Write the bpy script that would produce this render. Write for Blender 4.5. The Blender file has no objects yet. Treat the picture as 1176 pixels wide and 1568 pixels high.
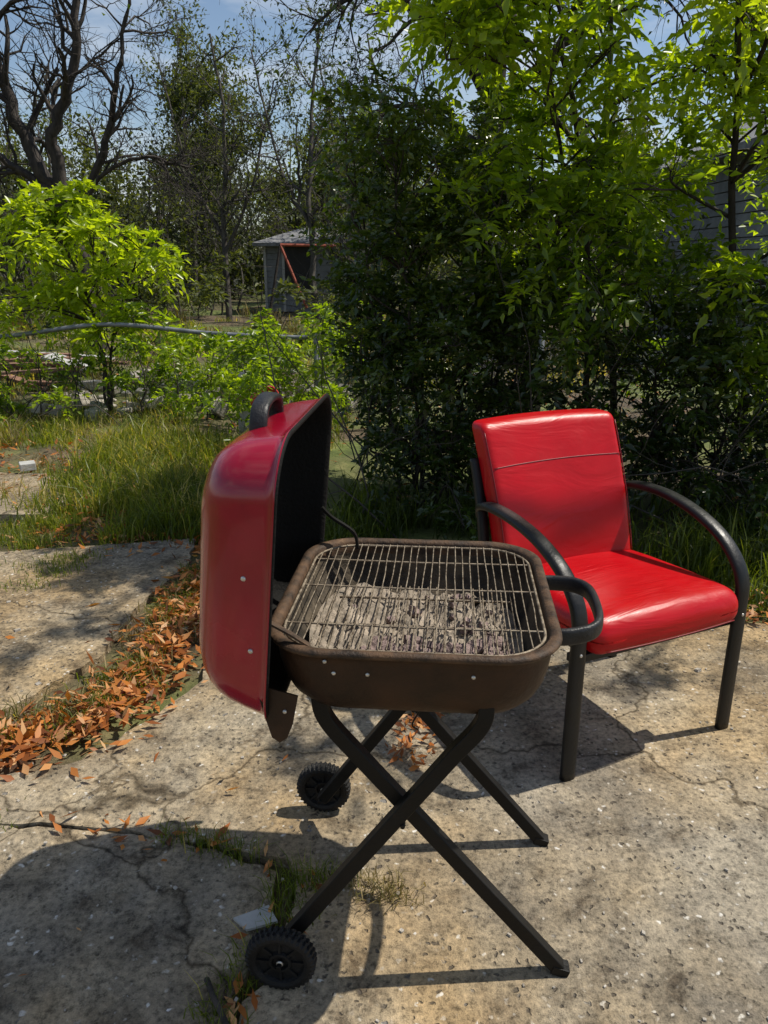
import bpy, bmesh, math, random
import numpy as np
from mathutils import Vector, Matrix
R = np.random.default_rng(7)
random.seed(3)
scene = bpy.context.scene
COL = scene.collection

# ------------------------------------------------------------ helpers
def link(o, parent=None):
    COL.objects.link(o)
    if parent: o.parent = parent
    return o
def empty(name, loc=(0,0,0), rz=0):
    e = bpy.data.objects.new(name, None); e.empty_display_size = .1
    e.location = loc; e.rotation_euler = (0,0,rz); COL.objects.link(e); return e
def tri_mesh(name, V, F, mats, tint=None, parent=None, smooth=False, mi=None):
    V = np.asarray(V, dtype=np.float32); F = np.asarray(F, dtype=np.int32)
    me = bpy.data.meshes.new(name)
    me.vertices.add(len(V)); me.vertices.foreach_set('co', V.ravel())
    me.loops.add(F.size); me.loops.foreach_set('vertex_index', F.ravel())
    me.polygons.add(len(F)); k = F.shape[1]
    me.polygons.foreach_set('loop_start', np.arange(0, F.size, k, dtype=np.int32))
    me.polygons.foreach_set('loop_total', np.full(len(F), k, dtype=np.int32))
    if not isinstance(mats,(list,tuple)): mats=[mats]
    for m in mats: me.materials.append(m)
    if mi is not None: me.polygons.foreach_set('material_index', np.asarray(mi,dtype=np.int32))
    if smooth: me.polygons.foreach_set('use_smooth', np.ones(len(F),dtype=bool))
    me.update(calc_edges=True)
    if tint is not None:
        a = me.attributes.new('tint','FLOAT','POINT'); a.data.foreach_set('value', np.asarray(tint,dtype=np.float32))
    me.validate()
    return link(bpy.data.objects.new(name, me), parent)
def py_mesh(name, V, F, mats, parent=None, smooth=True, mi=None, bevel=0, recalc=False):
    me = bpy.data.meshes.new(name); me.from_pydata([tuple(map(float,v)) for v in V], [], [tuple(map(int,f)) for f in F])
    if not isinstance(mats,(list,tuple)): mats=[mats]
    for m in mats: me.materials.append(m)
    for i,p in enumerate(me.polygons):
        p.use_smooth = smooth
        if mi is not None: p.material_index = mi[i]
    if recalc:
        bm = bmesh.new(); bm.from_mesh(me); bmesh.ops.recalc_face_normals(bm, faces=bm.faces); bm.to_mesh(me); bm.free()
    o = link(bpy.data.objects.new(name, me), parent)
    if bevel:
        b = o.modifiers.new('b','BEVEL'); b.width=bevel; b.segments=2; b.limit_method='ANGLE'
    return o
class Parts:
    def __init__(s): s.V=[]; s.F=[]; s.M=[]
    def add(s,V,F,m=0):
        o=len(s.V); s.V.extend([tuple(v) for v in V]); s.F.extend([tuple(i+o for i in f) for f in F]); s.M.extend([m]*len(F))
    def box(s,c,h,m=0,rot=None):
        vs=[]
        for x in (-1,1):
            for y in (-1,1):
                for z in (-1,1):
                    v=Vector((x*h[0],y*h[1],z*h[2]))
                    if rot is not None: v=rot@v
                    vs.append(v+Vector(c))
        s.add(vs,[(0,1,3,2),(4,6,7,5),(0,4,5,1),(2,3,7,6),(0,2,6,4),(1,5,7,3)],m)
    def cyl(s,p0,p1,r,n=14,m=0):
        V,F=sweep([p0,p1],[(r*math.cos(2*math.pi*i/n),r*math.sin(2*math.pi*i/n)) for i in range(n)],None); s.add(V,F,m)
    def make(s,name,mats,parent=None,smooth=False,bevel=0):
        return py_mesh(name,s.V,s.F,mats,parent,smooth,s.M,bevel,recalc=True)
def catmull(P,n=8):
    P=[np.array(p,float) for p in P]; out=[]
    Q=[2*P[0]-P[1]]+P+[2*P[-1]-P[-2]]
    for i in range(1,len(Q)-2):
        for k in range(n):
            t=k/n; a,b,c,d=Q[i-1],Q[i],Q[i+1],Q[i+2]
            out.append(.5*((2*b)+(c-a)*t+(2*a-5*b+4*c-d)*t*t+(3*b-a-3*c+d)*t**3))
    out.append(P[-1]); return out
def sweep(pts, prof, ref, scale=None):
    pts=[np.array(p,float) for p in pts]; n=len(pts); V=[];F=[];k=len(prof)
    for i in range(n):
        t=pts[min(i+1,n-1)]-pts[max(i-1,0)]; t/=np.linalg.norm(t)+1e-9
        r=np.array(ref if ref is not None else ((0,0,1) if abs(t[2])<.9 else (1,0,0)),float)
        s=np.cross(t,r); s/=np.linalg.norm(s)+1e-9; u=np.cross(s,t)
        sc=1 if scale is None else scale[i]
        for a,b in prof: V.append(pts[i]+s*a*sc+u*b*sc)
    for i in range(n-1):
        for j in range(k):
            F.append((i*k+j,i*k+(j+1)%k,(i+1)*k+(j+1)%k,(i+1)*k+j))
    F.append(tuple(range(k))[::-1]); F.append(tuple((n-1)*k+j for j in range(k)))
    return V,F
def oval(a,b,n=14,p=2.6):
    o=[]
    for i in range(n):
        t=2*math.pi*i/n; c,s=math.cos(t),math.sin(t)
        o.append((a*math.copysign(abs(c)**(2/p),c), b*math.copysign(abs(s)**(2/p),s)))
    return o

# ------------------------------------------------------------ materials
def newmat(name):
    m=bpy.data.materials.new(name); m.use_nodes=True; nt=m.node_tree
    for n in list(nt.nodes): nt.nodes.remove(n)
    out=nt.nodes.new('ShaderNodeOutputMaterial'); return m,nt,out
def ramp(nt,src,stops):
    r=nt.nodes.new('ShaderNodeValToRGB'); e=r.color_ramp.elements
    while len(e)<len(stops): e.new(.5)
    for i,(p,c) in enumerate(stops):
        e[i].position=p; e[i].color=(*c,1) if len(c)==3 else c
    nt.links.new(src,r.inputs[0]); return r.outputs[0]
def mix(nt,f,a,b,mode='MIX'):
    m=nt.nodes.new('ShaderNodeMix'); m.data_type='RGBA'; m.blend_type=mode
    for s,v in ((m.inputs[0],f),(m.inputs[6],a),(m.inputs[7],b)):
        if isinstance(v,bpy.types.NodeSocket): nt.links.new(v,s)
        else: s.default_value = v if not isinstance(v,tuple) else (*v[:3],1)
    return m.outputs[2]
def noise(nt,vec,scale,detail=3,rough=.6,dist=0):
    n=nt.nodes.new('ShaderNodeTexNoise'); n.inputs['Scale'].default_value=scale; n.inputs['Detail'].default_value=detail
    n.inputs['Roughness'].default_value=rough; n.inputs['Distortion'].default_value=dist
    if vec is not None: nt.links.new(vec,n.inputs['Vector'])
    return n.outputs[0]
def basic(name,c1,c2,scale=8,rough=.6,r2=None,bump=.1,bscale=None,metal=0,coat=0,c3=None,spec=.5,stretch=None):
    m,nt,out=newmat(name); tc=nt.nodes.new('ShaderNodeTexCoord'); vec=tc.outputs['Object']
    if stretch:
        mp=nt.nodes.new('ShaderNodeMapping'); mp.inputs['Scale'].default_value=stretch; nt.links.new(vec,mp.inputs[0]); vec=mp.outputs[0]
    nz=noise(nt,vec,scale,5,.65)
    st=[(.35,c1),(.65,c2)]
    if c3: st.append((.78,c3))
    col=ramp(nt,nz,st)
    p=nt.nodes.new('ShaderNodeBsdfPrincipled'); nt.links.new(col,p.inputs['Base Color'])
    rr=ramp(nt,nz,[(.3,(rough,)*3),(.7,((r2 if r2 is not None else rough),)*3)]); nt.links.new(rr,p.inputs['Roughness'])
    p.inputs['Metallic'].default_value=metal; p.inputs['Coat Weight'].default_value=coat; p.inputs['Coat Roughness'].default_value=.08
    p.inputs['Specular IOR Level'].default_value=spec
    if bump:
        n2=noise(nt,vec,(bscale or scale*6),3,.6)
        b=nt.nodes.new('ShaderNodeBump'); b.inputs['Strength'].default_value=bump; b.inputs['Distance'].default_value=.01
        nt.links.new(n2,b.inputs['Height']); nt.links.new(b.outputs[0],p.inputs['Normal'])
    nt.links.new(p.outputs[0],out.inputs[0]); return m
def leafmat(name,stops,trans=.4,rough=.42,tmul=1.6,spec=.35):
    m,nt,out=newmat(name); a=nt.nodes.new('ShaderNodeAttribute'); a.attribute_name='tint'
    col=ramp(nt,a.outputs['Fac'],stops)
    p=nt.nodes.new('ShaderNodeBsdfPrincipled'); nt.links.new(col,p.inputs['Base Color']); p.inputs['Roughness'].default_value=rough
    p.inputs['Specular IOR Level'].default_value=spec
    t=nt.nodes.new('ShaderNodeBsdfTranslucent')
    tcol=mix(nt,1.0,col,(tmul*1.35,tmul*1.28,tmul*.3),'MULTIPLY'); nt.links.new(tcol,t.inputs[0])
    mx=nt.nodes.new('ShaderNodeMixShader'); mx.inputs[0].default_value=trans
    nt.links.new(p.outputs[0],mx.inputs[1]); nt.links.new(t.outputs[0],mx.inputs[2]); nt.links.new(mx.outputs[0],out.inputs[0]); return m

def concrete(name,bs=1.0):
    m,nt,out=newmat(name); tc=nt.nodes.new('ShaderNodeTexCoord'); v=tc.outputs['Object']
    big=noise(nt,v,1.5,5,.65,.5); mid=noise(nt,v,7,6,.78,.3); fine=noise(nt,v,60,4,.8); hue=noise(nt,v,1.1,4,.6,.3)
    c=ramp(nt,big,[(.3,(.19*bs,.165*bs,.13*bs)),(.5,(.34*bs,.285*bs,.205*bs)),(.70,(.46*bs,.39*bs,.28*bs))])
    hc=ramp(nt,hue,[(.38,(.93,1.0,1.14)),(.5,(1,1,1)),(.62,(1.10,.98,.80))]); c=mix(nt,1.0,c,hc,'MULTIPLY')
    c2=ramp(nt,mid,[(.34,(.32,.29,.26)),(.46,(.82,.80,.76)),(.58,(1.08,1.05,.99)),(.72,(1.35,1.32,1.26))]); c=mix(nt,.95,c,c2,'MULTIPLY')
    c3=ramp(nt,fine,[(.34,(.20,.19,.17)),(.48,(.85,.84,.82)),(.62,(1.25,1.2,1.14)),(.74,(1.7,1.65,1.55))]); c=mix(nt,.8,c,c3,'MULTIPLY')
    add=nt.nodes.new('ShaderNodeVectorMath'); add.operation='MULTIPLY_ADD'
    nn=nt.nodes.new('ShaderNodeTexNoise'); nn.inputs['Scale'].default_value=45; nn.inputs['Detail'].default_value=2; nt.links.new(v,nn.inputs['Vector'])
    nt.links.new(nn.outputs[1],add.inputs[0]); add.inputs[1].default_value=(.03,.03,.03); nt.links.new(v,add.inputs[2])
    vo=nt.nodes.new('ShaderNodeTexVoronoi'); vo.inputs['Scale'].default_value=62; nt.links.new(add.outputs[0],vo.inputs['Vector'])
    sep=nt.nodes.new('ShaderNodeSeparateColor'); nt.links.new(vo.outputs['Color'],sep.inputs[0])
    inside=ramp(nt,vo.outputs['Distance'],[(.20,(1,1,1)),(.40,(0,0,0))])
    pick=ramp(nt,sep.outputs[0],[(.72,(0,0,0)),(.80,(.95,.95,.95))])
    patch=ramp(nt,mid,[(.42,(0.1,)*3),(.54,(1,1,1))])
    f=mix(nt,1.0,inside,pick,'MULTIPLY'); f=mix(nt,1.0,f,patch,'MULTIPLY')
    pc=ramp(nt,sep.outputs[1],[(0,(.12,.09,.06)),(.4,(.40,.34,.26)),(.75,(.68,.64,.56)),(1,(.78,.75,.70))])
    c=mix(nt,f,c,pc)
    pick2=ramp(nt,sep.outputs[2],[(.13,(1,1,1)),(.16,(0,0,0))]); pf=mix(nt,1.0,inside,pick2,'MULTIPLY'); pf=mix(nt,.8,(0.,0.,0.),pf); c=mix(nt,pf,c,(.06,.05,.04))
    stn=ramp(nt,noise(nt,v,3.1,6,.75,.8),[(.54,(1,1,1)),(.70,(.40,.37,.33))]); c=mix(nt,.8,c,stn,'MULTIPLY')
    a2=nt.nodes.new('ShaderNodeVectorMath'); a2.operation='MULTIPLY_ADD'
    n3=nt.nodes.new('ShaderNodeTexNoise'); n3.inputs['Scale'].default_value=5; n3.inputs['Detail'].default_value=5; nt.links.new(v,n3.inputs['Vector'])
    nt.links.new(n3.outputs[1],a2.inputs[0]); a2.inputs[1].default_value=(.35,.35,.0); nt.links.new(v,a2.inputs[2])
    v3=nt.nodes.new('ShaderNodeTexVoronoi'); v3.feature='DISTANCE_TO_EDGE'; v3.inputs['Scale'].default_value=.8; nt.links.new(a2.outputs[0],v3.inputs['Vector'])
    ck=ramp(nt,v3.outputs['Distance'],[(.0,(.16,.14,.11)),(.008,(1,1,1))]); c=mix(nt,.85,c,ck,'MULTIPLY')
    p=nt.nodes.new('ShaderNodeBsdfPrincipled'); p.inputs['Roughness'].default_value=.88; p.inputs['Specular IOR Level'].default_value=.25
    nt.links.new(c,p.inputs['Base Color'])
    h=mix(nt,.35,fine,mid); h=mix(nt,pf,h,(0.,0.,0.))
    b=nt.nodes.new('ShaderNodeBump'); b.inputs['Strength'].default_value=1; b.inputs['Distance'].default_value=.010
    nt.links.new(h,b.inputs['Height']); nt.links.new(b.outputs[0],p.inputs['Normal']); nt.links.new(p.outputs[0],out.inputs[0]); return m
M_conc=concrete('concrete'); M_conc2=concrete('concrete_grey',.95)
def groundmat():
    m,nt,out=newmat('soil_and_grass'); tc=nt.nodes.new('ShaderNodeTexCoord'); v=tc.outputs['Object']
    n1=noise(nt,v,14,5,.7)
    soil=ramp(nt,n1,[(.3,(.04,.028,.018)),(.55,(.12,.085,.05)),(.75,(.27,.20,.12))])
    gr=ramp(nt,noise(nt,v,3,5,.75),[(.3,(.04,.055,.012)),(.55,(.11,.14,.03)),(.75,(.32,.29,.11))])
    f=ramp(nt,noise(nt,v,.35,4,.65,.5),[(.42,(0,0,0)),(.55,(1,1,1))])
    c=mix(nt,f,soil,gr)
    p=nt.nodes.new('ShaderNodeBsdfPrincipled'); p.inputs['Roughness'].default_value=.95; nt.links.new(c,p.inputs['Base Color'])
    b=nt.nodes.new('ShaderNodeBump'); b.inputs['Strength'].default_value=1; b.inputs['Distance'].default_value=.03
    nt.links.new(n1,b.inputs['Height']); nt.links.new(b.outputs[0],p.inputs['Normal']); nt.links.new(p.outputs[0],out.inputs[0]); return m
M_ground=groundmat()
M_lid=basic('red_enamel',(.25,.001,.014),(.34,.002,.020),5,.20,.30,bump=.03,bscale=50,coat=.5,spec=.35)
M_lidin=basic('soot_black',(.004,.004,.004),(.009,.008,.007),20,.7,.85,.3,spec=.2)
M_bowl=basic('burnt_bowl_enamel',(.016,.008,.004),(.055,.026,.012),7,.45,.7,bump=.2,bscale=60,c3=(.13,.06,.028),spec=.3)
M_rim=basic('rusty_rim',(.025,.016,.010),(.11,.062,.033),25,.55,.8,bump=.3,c3=(.22,.14,.08),spec=.35)
M_bowlin=basic('bowl_inside_grime',(.02,.015,.01),(.13,.10,.065),14,.7,.9,bump=.4,c3=(.36,.30,.21))
M_ash=basic('ash',(.16,.135,.105),(.40,.33,.255),22,.95,.95,bump=.8,bscale=90,c3=(.52,.46,.38))
M_coal=basic('ashed_charcoal',(.14,.10,.095),(.34,.25,.225),30,.95,.95,bump=.6,c3=(.5,.41,.37))
M_wire=basic('grate_wire',(.10,.07,.045),(.36,.30,.22),60,.45,.7,bump=.2,metal=.4,c3=(.14,.06,.03))
M_leg=basic('grill_leg_paint',(.004,.0036,.003),(.009,.008,.007),12,.45,.65,bump=.15,c3=(.03,.017,.01),spec=.25)
M_blackpl=basic('black_plastic',(.010,.010,.011),(.022,.022,.023),30,.38,.55,bump=.2,c3=(.04,.04,.038),spec=.4)
M_rubber=basic('wheel_plastic',(.005,.005,.005),(.011,.0105,.010),30,.5,.7,bump=.25,c3=(.03,.028,.025),spec=.35)
M_bolt=basic('zinc_bolt',(.5,.48,.44),(.7,.68,.64),40,.3,.4,bump=.05,metal=.8)
def vinyl():
    m,nt,out=newmat('red_vinyl'); tc=nt.nodes.new('ShaderNodeTexCoord'); v=tc.outputs['Object']
    c=ramp(nt,noise(nt,v,5,5,.6),[(.35,(.40,.0008,.004)),(.65,(.47,.0015,.006))])
    p=nt.nodes.new('ShaderNodeBsdfPrincipled'); nt.links.new(c,p.inputs['Base Color']); p.inputs['Specular IOR Level'].default_value=.32
    r=ramp(nt,noise(nt,v,9,4,.7),[(.3,(.30,)*3),(.7,(.44,)*3)]); nt.links.new(r,p.inputs['Roughness'])
    mp=nt.nodes.new('ShaderNodeMapping'); mp.inputs['Scale'].default_value=(3,14,6); mp.inputs['Rotation'].default_value=(0,0,.5); nt.links.new(v,mp.inputs[0])
    w=noise(nt,mp.outputs[0],1.3,3,.55,1.2); g=noise(nt,v,300,1,.5); h=mix(nt,.03,w,g)
    b=nt.nodes.new('ShaderNodeBump'); b.inputs['Strength'].default_value=.45; b.inputs['Distance'].default_value=.010
    nt.links.new(h,b.inputs['Height']); nt.links.new(b.outputs[0],p.inputs['Normal']); nt.links.new(p.outputs[0],out.inputs[0]); return m
M_vinyl=vinyl()
M_vinyl2=basic('red_vinyl_piping',(.16,.002,.005),(.20,.002,.006),20,.4,.5,bump=.05)
M_frame=basic('chair_frame_paint',(.005,.005,.005),(.011,.0105,.010),15,.36,.55,bump=.12,c3=(.03,.028,.026),spec=.4)
M_bark=basic('bark',(.018,.014,.011),(.06,.047,.037),14,.9,.9,bump=1,bscale=40,stretch=(1,1,.3))
M_bark_far=basic('bark_grey',(.035,.03,.026),(.10,.088,.074),6,.9,.9,bump=0)
M_pipe=basic('galvanised_pipe',(.14,.15,.16),(.28,.29,.31),9,.45,.6,bump=.1,metal=.5)
M_siding=basic('grey_siding',(.17,.18,.19),(.25,.26,.27),3,.8,.8,bump=.2)
M_sidingw=basic('pale_siding',(.36,.36,.35),(.46,.46,.45),3,.8,.8,bump=.2)
M_roof=basic('shingle_roof',(.12,.12,.125),(.24,.24,.245),8,.9,.9,bump=.6)
M_dark=basic('dark_opening',(.008,.008,.009),(.015,.014,.014),3,.6,.6,bump=0)
M_rustred=basic('rusted_red_pipe',(.28,.06,.03),(.38,.09,.05),10,.7,.7,bump=.1)
M_wood=basic('weathered_boards',(.14,.07,.045),(.30,.17,.11),9,.85,.9,bump=.4,c3=(.42,.36,.30))
M_rubble=basic('rubble',(.25,.22,.18),(.5,.46,.4),12,.95,.95,bump=.6)
M_white=basic('white_scrap',(.34,.34,.32),(.48,.47,.44),10,.7,.8,bump=.2)
M_redpl=basic('red_bucket_plastic',(.5,.03,.04),(.6,.05,.06),10,.4,.5,bump=.05)
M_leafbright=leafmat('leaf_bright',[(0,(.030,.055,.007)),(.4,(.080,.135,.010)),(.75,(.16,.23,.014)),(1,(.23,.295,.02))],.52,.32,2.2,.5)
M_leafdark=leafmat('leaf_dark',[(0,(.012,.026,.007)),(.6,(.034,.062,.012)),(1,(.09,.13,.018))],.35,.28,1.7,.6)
M_leaffar=leafmat('leaf_far',[(0,(.030,.038,.018)),(.5,(.058,.074,.026)),(1,(.13,.155,.04))],.4,.6,1.6)
M_grass=leafmat('grass_blades',[(0,(.035,.055,.010)),(.55,(.10,.135,.018)),(.85,(.20,.23,.035)),(1,(.40,.33,.13))],.42,.42,1.8)
M_grassdry=leafmat('dry_grass',[(0,(.08,.09,.02)),(.5,(.22,.18,.07)),(1,(.38,.29,.14))],.3,.6,1.0)
M_litter=leafmat('dead_leaves',[(0,(.10,.035,.014)),(.4,(.32,.10,.022)),(.8,(.55,.21,.045)),(1,(.60,.38,.2))],.25,.5,1.0)

# ------------------------------------------------------------ vegetation primitives
def nrm(a): return a/(np.linalg.norm(a,axis=-1,keepdims=True)+1e-9)
class Leaves:
    def __init__(s): s.P=[];s.D=[];s.N=[];s.L=[];s.W=[];s.T=[]
    def add(s,P,D,Nn,L,W,T):
        s.P.append(P);s.D.append(D);s.N.append(Nn);s.L.append(L);s.W.append(W);s.T.append(T)
    def make(s,name,mat,parent=None,fold=.18,curl=.12):
        P=np.concatenate(s.P);D=nrm(np.concatenate(s.D));Nn=np.concatenate(s.N);L=np.concatenate(s.L)[:,None];W=np.concatenate(s.W)[:,None];T=np.concatenate(s.T)
        S=nrm(np.cross(D,Nn)); Nn=nrm(np.cross(S,D)); n=len(P)
        mid=P+D*L*.42
        V=np.stack([P, mid+S*W*.5+Nn*W*fold, P+D*L-Nn*L*curl, mid-S*W*.5+Nn*W*fold],1).reshape(-1,3)
        b=np.arange(n)[:,None]*4
        F=np.concatenate([b+np.array([[0,1,2]]),b+np.array([[0,2,3]])],1).reshape(-1,3)
        return tri_mesh(name,V,F,mat,np.repeat(np.clip(T,0,1),4),parent)
def sprigs(Lv,P,D,nleaf,rl,ll,lw,tint,rng=R,droop=.5):
    n=len(P); D=nrm(D); up=np.array([0,0,1.])
    S0=nrm(np.cross(D,up+rng.normal(0,.3,(n,3))))
    rlv=rl*rng.uniform(.7,1.25,n)[:,None]; sz=rng.uniform(.7,1.2,n)
    for i in range(nleaf):
        s=(i//2+1)/((nleaf+1)//2); side=1 if i%2 else -1
        q=P+D*rlv*s; q=q-up*(rlv*s*s*droop)
        d=D*(1-.3*s)-up*droop*s*.9
        if i==nleaf-1: ld=d
        else: ld=d*.65+S0*side*.85
        ld=nrm(ld+rng.normal(0,.22,(n,3)))
        nn=nrm(np.tile(up,(n,1))*.7+rng.normal(0,.5,(n,3))-d*.2)
        Lv.add(q,ld,nn,ll*rng.uniform(.7,1.2,n)*sz,lw*rng.uniform(.75,1.2,n)*sz,tint+rng.normal(0,.13,n))
def tubes_mesh(name,tubes,mat,parent=None,sides=5):
    V=[];F=[];o=0
    ang=np.arange(sides)*2*np.pi/sides; ca=np.cos(ang)[None,:,None]; sa=np.sin(ang)[None,:,None]
    for pts,rad in tubes:
        pts=np.asarray(pts,float); n=len(pts); t=np.gradient(pts,axis=0); t=nrm(t)
        ref=np.array([.31,.17,.93]) if abs(t[0][2])<.85 else np.array([.9,.4,.1])
        s=nrm(np.cross(t,ref)); u=np.cross(s,t); rr=np.asarray(rad,float)[:,None,None]
        v=pts[:,None,:]+rr*(s[:,None,:]*ca+u[:,None,:]*sa); V.append(v.reshape(-1,3))
        i=np.arange(n-1)[:,None]*sides; j=np.arange(sides)[None,:]; j2=(j+1)%sides
        f=np.stack([i+j,i+j2,i+sides+j2,i+sides+j],-1).reshape(-1,4)+o; F.append(f); o+=n*sides
    return tri_mesh(name,np.concatenate(V),np.concatenate(F),mat,None,parent,smooth=True)
def path(p,d,L,n,rng,wander,up):
    pts=[np.array(p,float)]; d=np.array(d,float)
    for i in range(n):
        d=nrm(d+rng.normal(0,wander,3)+np.array([0,0,up])); pts.append(pts[-1]+d*L/n)
    return np.array(pts),d
def grow(T,tips,p,d,L,r,lev,rng,wander=.22,up=.05,nk=(3,5),ang=(.5,1.1),short=(.5,.75),n=5,rmin=0):
    if lev==0: n=3
    r=max(r,rmin)
    pts,_=path(p,d,L,n,rng,wander,up); rad=np.linspace(r,r*(.45 if lev else .3),n+1); T.append((pts,rad))
    if lev==0: tips.append((pts,)); return
    side_branches(T,tips,pts,rad,L,lev,rng,wander,up,nk,ang,short,.25,nk,rmin)
def side_branches(T,tips,pts,rad,L,lev,rng,wander,up,nk,ang,short,t0=.25,nk0=None,rmin=0):
    m=len(pts)-1; nk0=nk0 or nk
    for k in range(rng.integers(nk0[0],nk0[1]+1)):
        t=rng.uniform(t0,1)*m; i=min(int(t),m-1); f=t-i
        q=pts[i]*(1-f)+pts[i+1]*f; rr=rad[i]*(1-f)+rad[i+1]*f; td=nrm(pts[i+1]-pts[i])
        pr=nrm(np.cross(td,rng.normal(0,1,3))); a=rng.uniform(*ang)
        grow(T,tips,q,nrm(td*math.cos(a)+pr*math.sin(a)),L*rng.uniform(*short),rr*rng.uniform(.42,.65),lev-1,rng,wander,up,nk,ang,short,5,rmin)
def blades(name,P,H,W,T,mat,rng=R,lean=.6,parent=None):
    n=len(P); a=rng.uniform(0,2*np.pi,n); S=np.stack([np.cos(a),np.sin(a),np.zeros(n)],1)
    b=rng.uniform(0,2*np.pi,n); Ld=np.stack([np.cos(b),np.sin(b),np.zeros(n)],1)*(rng.uniform(.1,1,n)*lean)[:,None]
    up=np.array([0,0,1.]); H=H[:,None];W=W[:,None]
    mid=P+up*H*.55+Ld*H*.35; tip=P+up*H*.93*(1-.3*np.linalg.norm(Ld,axis=1,keepdims=True))+Ld*H*1.25
    V=np.stack([P-S*W*.5,P+S*W*.5,mid-S*W*.42,mid+S*W*.42,tip],1).reshape(-1,3); o=np.arange(n)[:,None]*5
    F=np.concatenate([o+np.array([[0,1,3]]),o+np.array([[0,3,2]]),o+np.array([[2,3,4]])],1).reshape(-1,3)
    return tri_mesh(name,V,F,mat,np.repeat(np.clip(T,0,1),5),parent)

# ------------------------------------------------------------ ground
def ground():
    xs=np.concatenate([[-400,-150,-60,-30],np.linspace(-12,12,70),[30,60,150,400]]); ys=np.concatenate([[-60,-10,-3],np.linspace(0,26,90),[40,80,180,500]])
    V=[];F=[]
    for y in ys:
        for x in xs:
            z=-.03
            if y>3.9 and y<30: z+=.04*math.sin(x*1.3+y*.7)*min(1,(y-3.9))+.03*math.sin(x*2.9-y*1.7)*min(1,(y-3.9)/2)
            V.append((x,y,z))
    w=len(xs)
    for j in range(len(ys)-1):
        for i in range(w-1): F.append((j*w+i,j*w+i+1,(j+1)*w+i+1,(j+1)*w+i))
    py_mesh('ground',V,F,M_ground)
ground()
def slab(name,poly,mat,top=0.0,thick=.05):
    rng=np.random.default_rng(len(poly)*7+int(abs(poly[0][0])*100)); pts=[]
    for i in range(len(poly)):
        a=np.array(poly[i],float); b=np.array(poly[(i+1)%len(poly)],float); L=np.linalg.norm(b-a); n=max(1,min(60,int(L/.04)))
        nn=np.array([-(b-a)[1],(b-a)[0]])/(L+1e-9)
        for k in range(n): pts.append(a+(b-a)*k/n+nn*rng.normal(0,.007)*(1 if k else .3))
    bm=bmesh.new(); vs=[bm.verts.new((p[0],p[1],top)) for p in pts]; f=bm.faces.new(vs); 
    if f.normal.z<0: f.normal_flip()
    bm.normal_update()
    r=bmesh.ops.extrude_face_region(bm,geom=[f]); 
    for g in r['geom']:
        if isinstance(g,bmesh.types.BMVert): g.co.z-=thick
    bmesh.ops.recalc_face_normals(bm,faces=bm.faces)
    big=[f for f in bm.faces if len(f.verts)>4]; bmesh.ops.triangulate(bm,faces=big)
    me=bpy.data.meshes.new(name); bm.to_mesh(me); bm.free(); me.materials.append(mat); return me
pav=empty('concrete_pavement')
slabsP=[('slab_main',[(-.779,1.660),(-.5,1.612),(-.235,1.545),(-.205,1.40),(-.245,1.2),(-.30,1.06),(-.34,.2),(-.34,-2),(5,-2),(5,2.5),(2.5,2.72),(1.5,2.85),(.9,3.05),(.2,3.3),(-.3,3.4),(-.72,3.1),(-.66,2.7),(-.64,2.4),(-.75,2.15),(-.894,1.94),(-1.1,1.86),(-3,1.9),(-3,1.732),(-1.2,1.692)],M_conc,0),
 ('slab_front',[(-1.2,1.69),(-.779,1.655),(-.509,1.604),(-.26,1.51),(-.25,1.38),(-.285,1.22),(-.345,1.06),(-.39,.2),(-.39,-2),(-3,-2),(-3,1.73)],M_conc2,-.005),
 ('slab_left',[(-1.253,2.2),(-1.056,2.55),(-1.05,3.0),(-.95,3.5),(-1.0,3.85),(-1.9,3.65),(-4,3.75),(-4,2.2)],M_conc2,0.004),
 ('slab_path',[(-1.95,4.2),(-1.9,4.7),(-2.3,5.1),(-5,5.3),(-5,4.15)],M_conc,.02)]
for n_,p_,m_,t_ in slabsP: link(bpy.data.objects.new(n_,slab(n_,p_,m_,t_,.07)),pav)

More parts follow.
